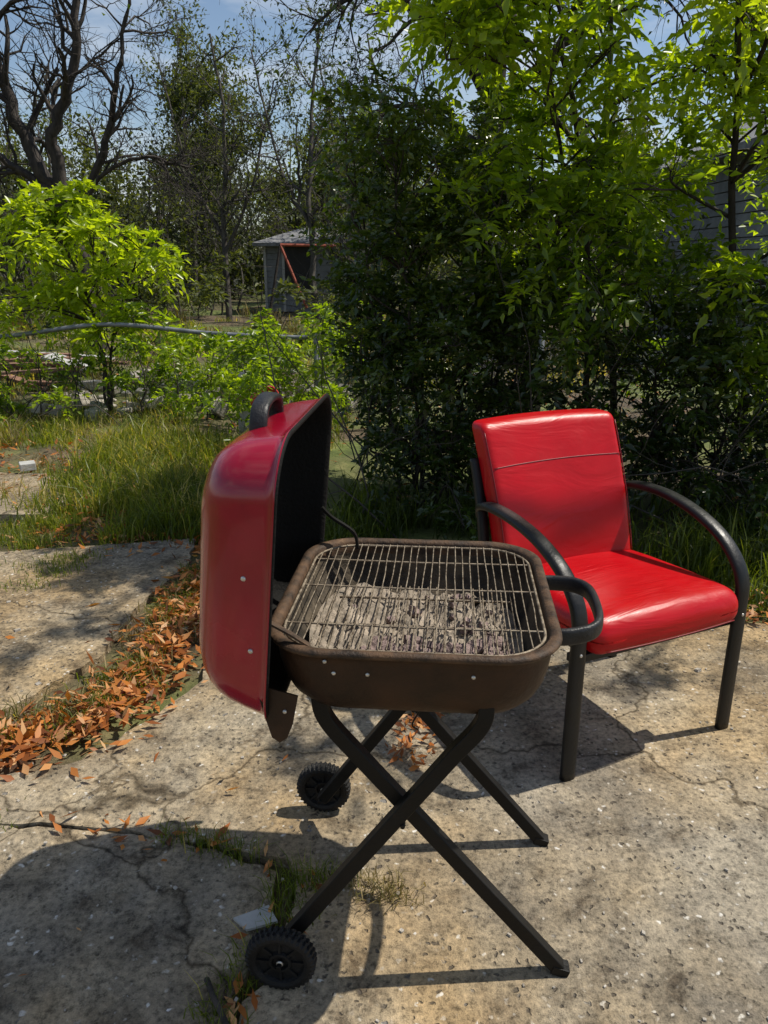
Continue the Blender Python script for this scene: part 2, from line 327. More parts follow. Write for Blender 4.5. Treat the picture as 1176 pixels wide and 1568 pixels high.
# ------------------------------------------------------------ leaf litter
def litter():
    Lv=Leaves(); rng=np.random.default_rng(11)
    def put(P,n,zlo=.0,zhi=.03,s=1.0):
        D=nrm(np.stack([rng.normal(0,1,n),rng.normal(0,1,n),rng.normal(0,.3,n)],1)); Nn=nrm(np.stack([rng.normal(0,.5,n),rng.normal(0,.5,n),np.ones(n)],1))
        P=P.copy(); P[:,2]+=rng.uniform(zlo,zhi,n); L=rng.uniform(.028,.072,n)*s
        Lv.add(P,D,Nn,L,L*rng.uniform(.25,.42,n),rng.uniform(0,1,n)**.8)
    def line(pl,n,spread,z=-.01,**k):
        pl=np.array(pl,float); seg=np.linalg.norm(np.diff(pl,axis=0),axis=1); c=np.concatenate([[0],np.cumsum(seg)])
        t=rng.uniform(0,c[-1],n); P=np.stack([np.interp(t,c,pl[:,0]),np.interp(t,c,pl[:,1]),np.full(n,z)],1); P[:,:2]+=rng.normal(0,spread,(n,2)); put(P,n,**k)
    strip=[(-1.45,1.98),(-1.1,2.02),(-.93,2.13),(-.83,2.5),(-.84,3.0),(-.82,3.45)]
    line(strip,1900,.08,z=-.015,zhi=.045)
    line(strip,130,.15,z=.006,zhi=.01)
    line([(-.9,1.66),(-.5,1.6),(-.24,1.53),(-.05,1.44)],45,.028,z=.0,zhi=.012,s=.8)
    line([(-.23,1.4),(-.27,1.2),(-.36,1.0)],30,.03,z=.0,zhi=.012,s=.8)
    line([(.14,2.35),(.10,2.05),(.06,1.9)],150,.04,z=.004,zhi=.015,s=.8)
    line([(-.35,3.45),(.3,3.3),(1,3.1),(1.6,2.95),(3,2.8)],1100,.09,z=.0,zhi=.03)
    line([(-1.9,3.95),(-1.2,3.95),(-.7,3.75),(-.3,3.6)],900,.14,z=-.02,zhi=.03)
    line([(-3.5,5.7),(-2.4,5.4),(-1.6,4.7),(-1.4,4.2)],700,.25,z=-.0,zhi=.03)
    n=34; put(np.stack([rng.uniform(-1.8,-.2,n),rng.uniform(1.0,3.0,n),np.full(n,.008)],1),n,0,.006,.7)
    n=7; put(np.stack([rng.uniform(0,1.6,n),rng.uniform(1.0,3.0,n),np.full(n,.006)],1),n,0,.004,.5)
    n=1600; put(np.stack([rng.uniform(-6,3,n),rng.uniform(4,10,n),np.full(n,0.02)],1),n,0,.04,1.1)
    Lv.make('fallen_leaves',M_litter,fold=.3,curl=-.2)
litter()
def grit():
    rng=np.random.default_rng(15); P=Parts()
    for i in range(420):
        x=rng.uniform(-1.8,2.2); y=rng.uniform(.9,3.2); s=rng.uniform(.0015,.0045)*(1+ (rng.random()<.06)*1.5)
        P.box((x,y,.001+s*.3),(s,s*rng.uniform(.5,1),s*.5),0,Matrix.Rotation(rng.uniform(0,3),3,'Z')@Matrix.Rotation(rng.normal(0,.3),3,'X'))
    P.make('gravel_chips',M_rubble)
grit()

# ------------------------------------------------------------ grass
def grass():
    rng=np.random.default_rng(5); P=[];H=[];W=[];T=[]
    def field(n,fx,fy,h,w,t,z=-.03,clump=40,sp=.07):
        k=max(1,n//clump); cx=rng.uniform(*fx,k);cy=rng.uniform(*fy,k)
        keep=np.sin(cx*2.3+cy*1.1)+np.sin(cy*2.9-cx*1.7+2)>-.8; cx,cy=cx[keep],cy[keep]; k=len(cx)
        i=rng.integers(0,k,n); x=cx[i]+rng.normal(0,sp,n); y=cy[i]+rng.normal(0,sp,n)
        hs=rng.uniform(.45,1.3,k)[i]; ts=rng.normal(0,.16,k)[i]
        P.append(np.stack([x,y,np.full(n,z)],1));H.append(rng.uniform(h*.4,h*1.15,n)*hs);W.append(rng.uniform(w*.6,w*1.2,n));T.append(rng.normal(t,.18,n)+ts)
    def tuft(x,y,n,h,r=.03,t=.5,w=.004):
        P.append(np.stack([x+rng.normal(0,r,n),y+rng.normal(0,r*.7,n),np.full(n,-.02)],1));H.append(rng.uniform(h*.4,h,n));W.append(np.full(n,w));T.append(rng.normal(t,.2,n))
    field(12000,(-2.1,-.5),(4.15,6.8),.26,.008,.70)
    field(4000,(-1.45,-.75),(3.85,4.6),.22,.006,.5)
    field(7000,(-6,-2.0),(5.6,8),.2,.009,.75)
    field(6000,(-.5,3.6),(3.35,4.4),.30,.008,.35)
    field(2500,(1.5,3.6),(2.98,3.5),.22,.007,.3)
    field(8000,(-9,3),(8.5,20),.22,.022,.85,sp=.14)
    for i in range(48):
        t=rng.uniform(0,1); x=np.interp(t,[0,.25,.5,.75,1],[-1.5,-1.05,-.88,-.86,-.85])+rng.normal(0,.05); y=np.interp(t,[0,.25,.5,.75,1],[1.95,2.07,2.45,2.95,3.5])+rng.normal(0,.05)
        tuft(x,y,42,.09,.035,.6)
    for x,y in [(-.47,1.60),(-.41,1.585),(-.36,1.56),(-.53,1.62)]: tuft(x,y,60,.09,.028,.5,.0028)
    for x,y in [(-.21,1.49),(-.17,1.46),(-.23,1.43),(-.22,1.36),(-.12,1.47)]: tuft(x,y,70,.095,.03,.5,.0028)
    for x,y in [(-.30,1.20),(-.28,1.26),(-.33,1.13),(-.31,1.08)]: tuft(x,y,60,.085,.025,.5,.0028)
    for x,y in [(-1.0,1.68),(.16,2.2)]: tuft(x,y,40,.05,.03,.5,.003)
    for i in range(20): tuft(rng.uniform(-2.1,-1.7),rng.uniform(3.7,4.15),50,.12,.05,.6)
    for i in range(14): tuft(rng.uniform(-1.75,-1.45),rng.uniform(3.2,3.6),40,.09,.05,.6)
    blades('grass',np.concatenate(P),np.concatenate(H),np.concatenate(W),np.concatenate(T),M_grass,rng,lean=.75)
    P.clear();H.clear();W.clear();T.clear()
    for x,y in [(0.0,1.45),(-.05,1.46),(.03,1.43),(-.02,1.42)]: tuft(x,y,55,.085,.03,.6,.003)
    for i in range(34):
        t=rng.uniform(0,1); tuft(np.interp(t,[0,.4,1],[-1.5,-.92,-.85])+rng.normal(0,.06),np.interp(t,[0,.4,1],[1.97,2.3,3.5])+rng.normal(0,.06),25,.10,.05)
    field(4500,(-6,-.2),(4.5,10),.28,.007,.5)
    field(4000,(-10,4),(10,22),.35,.02,.6,sp=.14)
    blades('dry_grass',np.concatenate(P),np.concatenate(H),np.concatenate(W),np.concatenate(T),M_grassdry,rng,lean=.9)
grass()

# ------------------------------------------------------------ leafy plants
def clump_plant(name,stems,clumps,nspr,leaf,mat,tintf,seed,twigr=.006,droop=.5,bark=M_bark):
    rng=np.random.default_rng(seed); E=empty(name); T=[]; sp=[]
    for pts,r in stems:
        c=np.array(catmull(pts,6)); c[1:]+=rng.normal(0,.012,(len(c)-1,3)); T.append((c,np.linspace(r,r*.3,len(c)))); sp.append((c,np.linspace(r,r*.3,len(c))))
    allp=np.concatenate([c for c,_ in sp]); allr=np.concatenate([r for _,r in sp]); Lv=Leaves()
    PB=[];DB=[];TB=[]
    for (c,rc) in clumps:
        c=np.array(c,float); d=allp-c; cost=np.linalg.norm(d,axis=1)+np.where(d[:,2]>-.1,1.0,0); i=cost.argmin()
        a=allp[i]; mid=(a+c)/2+np.array([0,0,.08])+rng.normal(0,.05,3)
        q=np.array(catmull([a,mid,c],5)); r0=min(allr[i]*.7,.006+.012*np.linalg.norm(c-a)); T.append((q,np.linspace(r0,twigr*.7,len(q))))
        ns=max(3,int(nspr*rc*rc*rng.uniform(.7,1.3)/.09)); nt=max(3,ns//5)
        ct=tintf(c)+rng.normal(0,.14)
        for k in range(nt):
            dr=nrm(rng.normal(0,1,3)*np.array([1,1,.75])+np.array([0,0,.15])); e=c+dr*rc*rng.uniform(.5,1.15)
            s=q[rng.integers(len(q)//2,len(q))]; m=(s+e)/2+np.array([0,0,.04])*rng.normal(1,.5)
            tw=np.array(catmull([s,m,e],3)); T.append((tw,np.linspace(twigr*.6,twigr*.25,len(tw))))
            kk=5; tt=rng.uniform(.35,1,kk); idx=(tt*(len(tw)-1)).astype(int)
            PB.append(tw[idx]); DB.append(nrm(np.tile(dr,(kk,1))*.7+rng.normal(0,.6,(kk,3))+np.array([0,0,.12]))); TB.append(np.full(kk,ct))
    PB=np.concatenate(PB);DB=np.concatenate(DB);TB=np.concatenate(TB)
    sprigs(Lv,PB,DB,leaf[0],leaf[1],leaf[2],leaf[3],TB,rng,droop)
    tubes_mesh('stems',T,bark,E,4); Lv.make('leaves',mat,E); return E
rg=np.random.default_rng(21)
cl=[]
while len(cl)<165:
    x=rg.uniform(.0,3.3); y=rg.uniform(3.7,5.4); z=rg.uniform(.8,3.7)
    left=np.interp(z,[.5,1.2,1.9,2.4,3.0,4.0],[.9,.5,.35,.15,.1,.3])
    if x<left*y/4.5: continue
    if x>2.4 and z<1.5 and rg.random()<.4: continue
    if math.sin(x*3.1+z*2.3+1)+math.sin(z*3.9-x*2.1+y*2)<-.5: continue
    cl.append(((x,y,z),rg.uniform(.16,.32)))
for c in [((.25,4.2,2.75),.2),((.05,4.3,2.6),.16),((.35,4.3,2.45),.2),((.6,4.1,2.6),.22),((.75,3.9,2.2),.22),((.55,4.0,1.9),.2),((1.0,3.8,2.3),.25),((1.3,3.7,1.7),.24),((1.6,3.7,1.3),.2),
          ((1.0,3.9,1.4),.2),((.8,4.0,1.6),.2),((1.2,3.8,2.0),.2),((.7,4.0,1.3),.18),((1.8,3.7,1.9),.24),((2.1,3.8,2.4),.24),((2.1,3.7,1.5),.2),((.9,3.8,2.6),.2),((1.5,3.7,2.4),.2),((2.35,2.5,4.1),.2),((1.7,3.5,4.3),.2),((2.95,2.95,3.6),.14),((1.35,3.35,4.3),.18)]: cl.append(c)
stems=[([(1.3,4.9,-.05),(1.25,4.8,1),(1.05,4.6,2),(.7,4.4,3.2)],.03),([(1.9,4.7,-.05),(1.95,4.6,1.1),(1.8,4.4,2.2),(1.5,4.2,3.9)],.04),
 ([(2.3,5.0,-.05),(2.4,4.9,1.5),(2.5,4.6,2.8),(2.5,4.1,4.2)],.045),([(1.6,5.2,-.05),(1.4,5.1,1.5),(1.3,5.1,3),(1.2,5,4.2)],.035),([(3.3,4.6,-.05),(3.4,4.5,1.5),(3.5,3.9,2.9),(3.1,3.2,3.8),(2.4,2.8,4.3)],.05),([(.9,4.7,-.05),(.85,4.6,.9),(.9,4.3,1.7),(.75,4.1,2.5)],.022)]
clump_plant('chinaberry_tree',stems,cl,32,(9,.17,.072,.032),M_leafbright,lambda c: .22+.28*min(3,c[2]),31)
cl=[]
while len(cl)<150:
    z=rg.uniform(.1,2.15); y=rg.uniform(4.0,5.3); x=rg.uniform(-.5,1.0)
    l=np.interp(z,[0,.5,1.2,1.7,2.3],[-.05,-.15,-.20,-.28,.0]); r=np.interp(z,[0,1.6,2.3],[1.1,.9,.3])
    if x<l*y/4.6 or x>r: continue
    cl.append(((x,y,z),rg.uniform(.12,.22)))
for c in [((-.22,4.5,2.1),.12),((-.30,4.6,1.9),.12)]: cl.append(c)
stems=[([(.25+dx,4.7+dy,-.05),(.25+dx*1.6,4.7+dy,.8),(.2+dx*2.4,4.65+dy,1.6),(.15+dx*2.4,4.6+dy,2.1)],.016) for dx,dy in [(-.15,0),(0,.2),(.15,-.1),(.3,.2),(-.05,-.2)]]
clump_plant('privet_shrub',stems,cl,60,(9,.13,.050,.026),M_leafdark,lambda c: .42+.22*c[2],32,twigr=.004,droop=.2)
cl=[]
while len(cl)<170:
    x=rg.uniform(.3,3.6); z=rg.uniform(.1,1.35); y=rg.uniform(3.65,5.3)
    cl.append(((x,y,z),rg.uniform(.14,.26)))
stems=[([(x,4.5,-.05),(x+.05,4.45,.6),(x-.05,4.4,1.2)],.014) for x in np.linspace(.3,3.6,9)]
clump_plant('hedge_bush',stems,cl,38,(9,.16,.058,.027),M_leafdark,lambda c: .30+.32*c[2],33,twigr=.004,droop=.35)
cl=[]
for i in range(36):
    a=rg.uniform(0,2*math.pi); z=rg.uniform(.75,2.0); r=rg.uniform(0,1)*np.interp(z,[.6,1.0,1.5,2.05],[.6,1.1,.95,.35])
    cl.append(((-2.7+r*math.cos(a),7.4+r*.7*math.sin(a),z*.97),rg.uniform(.10,.2)))
stems=[([(-2.65,7.4,-.05),(-2.65,7.4,.6),(-2.8,7.4,1.3),(-3.05,7.4,2.0)],.02),([(-2.63,7.4,.0),(-2.55,7.4,.7),(-2.25,7.4,1.4),(-2.05,7.3,1.9)],.016),([(-2.67,7.4,.0),(-2.7,7.5,.9),(-2.65,7.5,1.8)],.016)]
clump_plant('chinaberry_sapling',stems,cl,19,(9,.22,.10,.042),M_leafbright,lambda c:.98,34,droop=.6)
cl=[]
for i in range(80):
    x=rg.uniform(-4.6,-.3); cl.append(((x,rg.uniform(6.3,8.4),rg.uniform(.05,.65)),rg.uniform(.1,.2)))
for i in range(30): cl.append(((rg.uniform(-1.2,-.15),rg.uniform(5.3,7),rg.uniform(.1,1.0)),rg.uniform(.1,.18)))
stems=[([(x,7,-.05),(x+.08,7,.4),(x,7,.8)],.008) for x in np.linspace(-4.4,-.4,14)]
clump_plant('weeds',stems,cl,15,(7,.12,.06,.034),M_leafbright,lambda c:.6,35,twigr=.003)
cl=[]
for i in range(130):
    x=rg.uniform(-12,4); y=rg.uniform(9.5,19); 
    if -4.2<x*22/y<-1.2 and y>12: continue
    cl.append(((x,y,rg.uniform(.1,1.3)),rg.uniform(.25,.55)))
for i in range(22): cl.append(((rg.uniform(-6.6,-3.95),rg.uniform(19,21),rg.uniform(.3,2.0)),rg.uniform(.3,.5)))
for i in range(7): cl.append(((rg.uniform(-2.1,-.9),rg.uniform(19,20.5),rg.uniform(.2,.7)),rg.uniform(.25,.4)))
stems=[([(x,y,-.05),(x+.1,y,.5),(x,y,1.1)],.015) for x,y in zip(list(rg.uniform(-12,4,14))+[-5.5,-4.7,-1.6],list(rg.uniform(11,18,14))+[20,20,20])]
clump_plant('scrub_brush',stems,cl,8,(7,.22,.11,.06),M_leaffar,lambda c:.65,36,twigr=.006)
def thicket():
    rng=np.random.default_rng(91); E=empty('thicket'); T=[];tips=[];Lv=Leaves()
    for x,y,h in [(-8.6,19,3.2),(-7.4,21,3.6),(-6.3,19.5,3.0),(-5.3,22,3.4),(-4.6,24.5,3.2),(-9.8,21,3.4),(-.6,17,2.8),(.4,14,2.6),(-1.2,24.5,3.6),(-2.4,27,3.6),(-3.6,27.5,3.4),(1.4,16,3.0),(.1,20,3.4),(-11,19,3),(-10.6,16.5,2.4),(2.6,13,2.8),(4.2,13,3),(3.6,16,3.4),(-7.6,16.5,2.2),(-6.9,24,4.2),(-5.6,25,4.0),(-9,25,4.2),(-.6,22,3.8)]:
        for k in range(4):
            grow(T,tips,(x+rng.normal(0,.3),y+rng.normal(0,.3),-.05),(rng.normal(0,.22),rng.normal(0,.2),1),h*rng.uniform(.7,1.05),.035,2,rng,.16,.06,(6,8),(.4,1.0),(.32,.5),rmin=.006)
    P=np.concatenate([t[0] for t in tips]); n=17000; k=rng.integers(0,len(P),n); q=P[k]+rng.normal(0,.13,(n,3)); tt=.35+.25*np.sin(q[:,0]*1.9)+rng.normal(0,.15,n)
    Lv.add(q,nrm(rng.normal(0,1,(n,3))),nrm(rng.normal(0,.8,(n,3))+np.array([0,0,1])),rng.uniform(.08,.17,n),rng.uniform(.05,.1,n),tt)
    tubes_mesh('stems',T,M_bark_far,E,3); Lv.make('leaves',M_leaffar,E)
thicket()

T=[];tips=[]; rng=np.random.default_rng(77)
for i in range(80):
    grow(T,tips,(rng.uniform(-5,-.2),rng.uniform(6.5,10),-.03),(rng.normal(0,.5),rng.normal(0,.3),1),rng.uniform(.5,1.0),.006,2,rng,.25,.0,(2,4))
for i in range(26):
    grow(T,tips,(rng.uniform(-.5,3.2),rng.uniform(3.9,4.8),-.03),(rng.normal(0,.5),rng.normal(0,.3),1),rng.uniform(.7,1.6),.007,2,rng,.25,.0,(2,4))
tubes_mesh('dry_twigs',T,M_bark_far,None,3)

# ------------------------------------------------------------ bare trees
def bare(name,limbs,lev,seed,nk0,nk,mat=M_bark,sides=5,wander=.2,up=.04,short=(.5,.78),leafn=0,lm=None,tint=.5,ls=.09,t0=.25,rmin=0):
    rng=np.random.default_rng(seed); E=empty(name); T=[];tips=[]
    for pts,r0,r1,L in limbs:
        c=np.array(catmull(pts,6)); c[2:]+=rng.normal(0,r0*.25,(len(c)-2,3)); T.append((c,np.linspace(r0,r1,len(c))))
        if L>0: side_branches(T,tips,c,np.linspace(r0,r1,len(c)),L,lev,rng,wander,up,nk,(.45,1.15),short,t0,nk0,rmin)
    tubes_mesh('trunk_and_limbs',T,mat,E,sides)
    if leafn:
        Lv=Leaves(); P=np.concatenate([t[0] for t in tips]); i=rng.integers(0,len(P),leafn); q=P[i]+rng.normal(0,.12,(leafn,3))
        Lv.add(q,nrm(rng.normal(0,1,(leafn,3))-np.array([0,0,.3])),nrm(rng.normal(0,.6,(leafn,3))+np.array([0,0,1])),rng.uniform(ls*.6,ls*1.3,leafn),rng.uniform(ls*.35,ls*.6,leafn),rng.normal(tint,.2,leafn))
        Lv.make('leaves',lm,E)
    return E
bare('bare_pecan_tree',[
 ([(-4.7,13,-.1),(-4.85,13,1.2),(-5.0,13,2.3)],.17,.14,0),
 ([(-5.0,13,2.2),(-5.45,13,3.1),(-5.8,13.1,4.1),(-6.3,13,5.6),(-6.9,13,7.2)],.13,.03,1.7),
 ([(-5.0,13,2.25),(-5.0,12.9,3.2),(-4.55,12.8,4.1),(-4.4,12.8,5.2),(-4.1,12.8,7)],.11,.03,1.6),
 ([(-4.95,13,2.1),(-4.4,12.9,2.7),(-4.05,12.8,3.5),(-3.75,12.6,4.3),(-3.5,12.6,5.4)],.08,.02,1.3),
 ([(-4.95,13,1.8),(-4.3,12.7,2.6),(-3.5,12.5,2.85),(-2.9,12.4,2.7)],.055,.012,1.0),
 ([(-5.1,13,2.4),(-5.9,13,2.9),(-6.9,13.2,3.7)],.08,.02,1.3)],3,41,(14,17),(5,6),M_bark,sides=4,short=(.5,.72),rmin=.0045,wander=.25)
bare('live_oak_tree',[
 ([(1.2,10,-.1),(1.1,10,1.5),(1.25,10,3.2)],.24,.18,0),
 ([(1.25,10,3.1),(.6,9.6,4.3),(-.3,9.2,4.9),(-1.3,8.8,4.75),(-2.0,8.5,4.3)],.10,.02,1.2),
 ([(1.25,10,3.1),(.5,9.8,3.9),(-.2,9.5,4.1),(-.8,9.3,3.7)],.07,.015,1.1),
 ([(1.25,10,3.0),(1.4,9.8,4.5),(1.2,9.6,6.2)],.12,.04,1.6),
 ([(1.25,10,3.1),(2.4,9.8,4.0),(3.4,9.6,4.8)],.10,.03,1.5),
 ([(1.25,10,2.6),(.4,10,3.1),(-.3,10,3.0)],.06,.015,1.0)],3,42,(12,15),(5,6),M_bark,sides=3,leafn=3500,lm=M_leafdark,tint=.7,ls=.07,rmin=.0035,wander=.28)
# grey twiggy trees in the middle distance
def twiggy(x,y,h,seed):
    rng=np.random.default_rng(seed)
    bare('hackberry_tree',[([(x,y,-.1),(x+rng.normal(0,.1),y,h*.35),(x+rng.normal(0,.3),y,h*.7),(x+rng.normal(0,.4),y,h)],h*.015,h*.004,h*.3),
      ([(x,y,h*.3),(x-h*.12,y,h*.55),(x-h*.2,y,h*.9)],h*.009,h*.003,h*.24),([(x,y,h*.25),(x+h*.12,y,h*.5),(x+h*.22,y,h*.85)],h*.009,h*.003,h*.24)],2,seed,(14,18),(6,8),M_bark_far,sides=3,short=(.4,.65),rmin=.0065,wander=.2,leafn=1500,lm=M_leaffar,tint=.5,ls=.09)
twiggy(-3.9,20,6.3,71); twiggy(-1.6,19,6.4,72); twiggy(-.3,23,7.0,73); twiggy(-8.8,22,5.4,74)

def leafy_far(name,x,y,h,w,seed,n,tint,mat=M_leaffar,ls=.16,bark=M_bark_far):
    rng=np.random.default_rng(seed); limbs=[([(x,y,-.1),(x+rng.normal(0,.15),y,h*.3),(x+rng.normal(0,.3),y,h*.62),(x+rng.normal(0,.3),y,h*.96)],h*.02,h*.004,w*.75)]
    for k in range(3):
        a=rng.uniform(0,2*math.pi); limbs.append(([(x,y,h*.22),(x+w*.3*math.cos(a),y+w*.3*math.sin(a),h*.5),(x+w*.45*math.cos(a),y+w*.45*math.sin(a),h*.82)],h*.012,h*.003,w*.55))
    return bare(name,limbs,2,seed,(8,10),(7,9),bark,sides=4,leafn=n,lm=mat,tint=tint,ls=ls,short=(.45,.75),rmin=.006)
leafy_far('elm_tree',-6.3,27,8.2,4.2,51,13000,.5)
leafy_far('elm_tree',-3.1,30,6.4,3.6,52,7000,.45)
leafy_far('elm_tree',-8.2,21,4.0,3.0,53,3500,.6)

def distant():
    rng=np.random.default_rng(60); E=empty('distant_trees'); T=[];Lv=Leaves()
    for i in range(54):
        x=rng.uniform(-26,22); y=rng.uniform(30,48); h=rng.uniform(4.4,7.6)*(y/38); w=h*.42; tips=[]
        if x<-5: h*=.85
        c=np.array(catmull([(x,y,-.1),(x+rng.normal(0,.3),y,h*.4),(x+rng.normal(0,.6),y,h*.95)],5)); r=np.linspace(h*.018,h*.004,len(c)); T.append((c,r))
        side_branches(T,tips,c,r,w,2,rng,.25,.06,(8,11),(.4,1.1),(.45,.75),.12,None,.010)
        P=np.concatenate([t[0] for t in tips]); n=int(rng.choice([150,700,1500])); k=rng.integers(0,len(P),n); q=P[k]+rng.normal(0,.25,(n,3)); tt=rng.uniform(.1,.8)
        Lv.add(q,nrm(rng.normal(0,1,(n,3))),nrm(rng.normal(0,.8,(n,3))+np.array([0,0,1])),rng.uniform(.16,.34,n),rng.uniform(.1,.2,n),rng.normal(tt,.18,n))
    n=20000; x=rng.uniform(-34,30,n); y=rng.uniform(27,46,n); z=rng.uniform(0,1,n)*(3.2+.9*np.sin(x*1.3)+.7*np.sin(x*.53+1))
    m=~((x>-5.5)&(x<-.5)&(y<31)); x,y,z=x[m],y[m],z[m]; n=len(x)
    Lv.add(np.stack([x,y,z],1),nrm(rng.normal(0,1,(n,3))),nrm(rng.normal(0,.8,(n,3))+np.array([0,0,1])),rng.uniform(.25,.5,n),rng.uniform(.18,.32,n),rng.normal(.2,.22,n))
    tubes_mesh('branches',T,M_bark_far,E,3); Lv.make('foliage',M_leaffar,E)
distant()

# ------------------------------------------------------------ buildings
def clap_wall(P,x0,x1,y,z0,z1,m,step=.16):
    z=z0
    while z<z1-.01:
        h=min(step,z1-z); P.box(((x0+x1)/2,y,z+h/2),((x1-x0)/2,.02,h/2-.004),m,Matrix.Rotation(-.09,3,'X')); z+=h
def shed():
    E=empty('garden_shed',(-3.4,23,0),math.radians(-6)); 
    P=Parts(); 
    P.box((1.3,1.35,.95),(1.27,1.2,.95),0)
    clap_wall(P,0,.55,0.1,.0,1.9,1); clap_wall(P,1.45,2.6,.1,0,1.9,1); clap_wall(P,.55,1.45,.1,0,.55,1)
    P.box((1.0,.08,1.22),(.44,.03,.66),2)
    for xx in (.02,.55,1.45,2.58): P.box((xx,.045,.95),(.035,.02,.95),3)
    P.box((1,.045,.57),(.45,.025,.03),3)
    P.make('walls',[M_siding,M_siding,M_dark,M_sidingw],E)  # shed siding is a darker colour, standing in for tree shade
    V=[(-.25,-.25,1.88),(2.85,-.25,1.88),(2.85,2.8,1.88),(-.25,2.8,1.88),(.9,1.2,2.32),(1.7,1.2,2.32)]
    V+= [(v[0],v[1],v[2]-.09) for v in V[:4]]
    py_mesh('roof',V,[(0,1,5,4),(1,2,5),(2,3,4,5),(3,0,4),(6,7,1,0),(7,8,2,1),(8,9,3,2),(9,6,0,3),(9,8,7,6)],M_roof,E,smooth=False)
shed()
def frame():
    E=empty('swing_frame',(-2.7,21.2,0),.1); P=Parts()
    for a,b,m in [((-.35,0,0),(0,.4,1.8),1),((.65,0,.2),(0,.4,1.8),0),((0,.4,1.8),(1.5,.5,1.78),0),((1.9,0,0),(1.5,.5,1.78),1)]: P.cyl(a,b,.035,8,m)
    P.make('pipes',[M_rustred,M_bark],E)
frame()
def home():
    E=empty('mobile_home',(-11.5,33,0),math.radians(4)); P=Parts()
    P.box((2.6,1.5,1.3),(2.6,1.45,1.0),0); clap_wall(P,0,5.2,.0,.35,2.3,1,.2)
    for xx in (.9,3.0): P.box((xx,-.05,1.5),(.35,.02,.3),2); P.box((xx,-.045,1.84),(.4,.03,.03),1)
    P.box((4.3,-.05,1.25),(.38,.02,.85),2)
    P.box((2.6,1.45,2.4),(2.8,1.75,.07),3)
    P.make('body',[M_siding,M_siding,M_dark,M_sidingw],E)
home()
def house():
    E=empty('wooden_house',(5.3,11.0,0)); P=Parts()
    P.box((3,3,1.5),(2.97,2.97,1.5),0); clap_wall(P,0,6,0,.2,3.0,0,.17)
    z=.2
    while z<3.0: P.box((-.01,3,z+.08),(.02,3,.078),0,Matrix.Rotation(.09,3,'Y')); z+=.17
    P.box((1.6,-.05,1.7),(.45,.03,.6),1)
    for s in (-1,1): P.box((1.6+s*.5,-.06,1.7),(.05,.035,.68),2)
    P.box((1.6,-.06,2.35),(.55,.035,.05),2); P.box((1.6,-.06,1.04),(.55,.04,.05),2)
    P.box((-.05,-.05,1.5),(.06,.06,1.5),2)
    P.make('walls',[M_siding,M_dark,M_sidingw],E)
    V=[(-.4,-.4,2.95),(6.4,-.4,2.95),(6.4,6.4,2.95),(-.4,6.4,2.95),(3,-.4,4.6),(3,6.4,4.6)]; V+=[(v[0],v[1],v[2]-.12) for v in V[:4]]
    py_mesh('roof',V,[(0,4,5,3),(1,2,5,4),(6,7,1,0),(7,8,2,1),(8,9,3,2),(9,6,0,3),(9,8,7,6),(0,1,4),(2,3,5)],M_roof,E,smooth=False)
house()

# ------------------------------------------------------------ fence, debris
def fence():
    E=empty('chain_link_fence'); P=Parts()
    c=catmull([(-3.9,7.05,.70),(-3.2,7,.78),(-2.415,6.95,.87),(-1.55,7,.79),(-.82,7,.755),(-.66,7,.76)],8)
    V,F=sweep(c,oval(.02,.02,10,2),(0,1,0)); P.add(V,F)
    P.cyl((-.6,7,-.05),(-.6,7,.8),.028,12)
    for x in (1.4,3.4): P.cyl((x,7,-.05),(x,7,1.0),.028,12)
    P.cyl((-.6,7,.78),(1.4,7,.98),.02,10); P.cyl((1.4,7,.98),(5,7,.98),.02,10)
    P.make('rails_and_posts',M_pipe,E,smooth=True)
    T=[]
    for s in (-1,1):
        for k in range(-22,122):
            x0=-.6+k*.05; 
            a=(x0,7+.004*s,0.0); b=(x0+s*.77,7+.004*s,.77)
            if b[0]<-.6 or a[0]<-.6 or a[0]>5 or b[0]>5: continue
            T.append((np.array([a,b]),np.array([.0018,.0018])))
    tubes_mesh('wire_mesh',T,M_pipe,E,3)
fence()
def boards():
    E=empty('board_pile'); P=Parts(); rng=np.random.default_rng(3)
    for i in range(12):
        P.box((-4.2+rng.normal(0,.35),9.6+rng.normal(0,.3),.08+i*.02),(rng.uniform(.4,.8),.07,.015),1 if i==9 else 0,Matrix.Rotation(rng.normal(0,.35),3,'Z')@Matrix.Rotation(rng.normal(0,.06),3,'Y'))
    P.box((-3.75,9.3,.26),(.25,.2,.012),1,Matrix.Rotation(.3,3,'Y'))
    P.make('boards',[M_wood,M_white],E)
    E=empty('rubble_pile'); P=Parts()
    for i in range(110):
        s=rng.uniform(.03,.11); P.box((rng.uniform(-3.4,-.3),rng.uniform(7.0,9.8),rng.uniform(0,.1)),(s,s*rng.uniform(.5,1),s*.5),0,Matrix.Rotation(rng.uniform(0,3),3,'Z')@Matrix.Rotation(rng.normal(0,.4),3,'X'))
    P.make('chunks',M_rubble,E,bevel=.012)
boards()
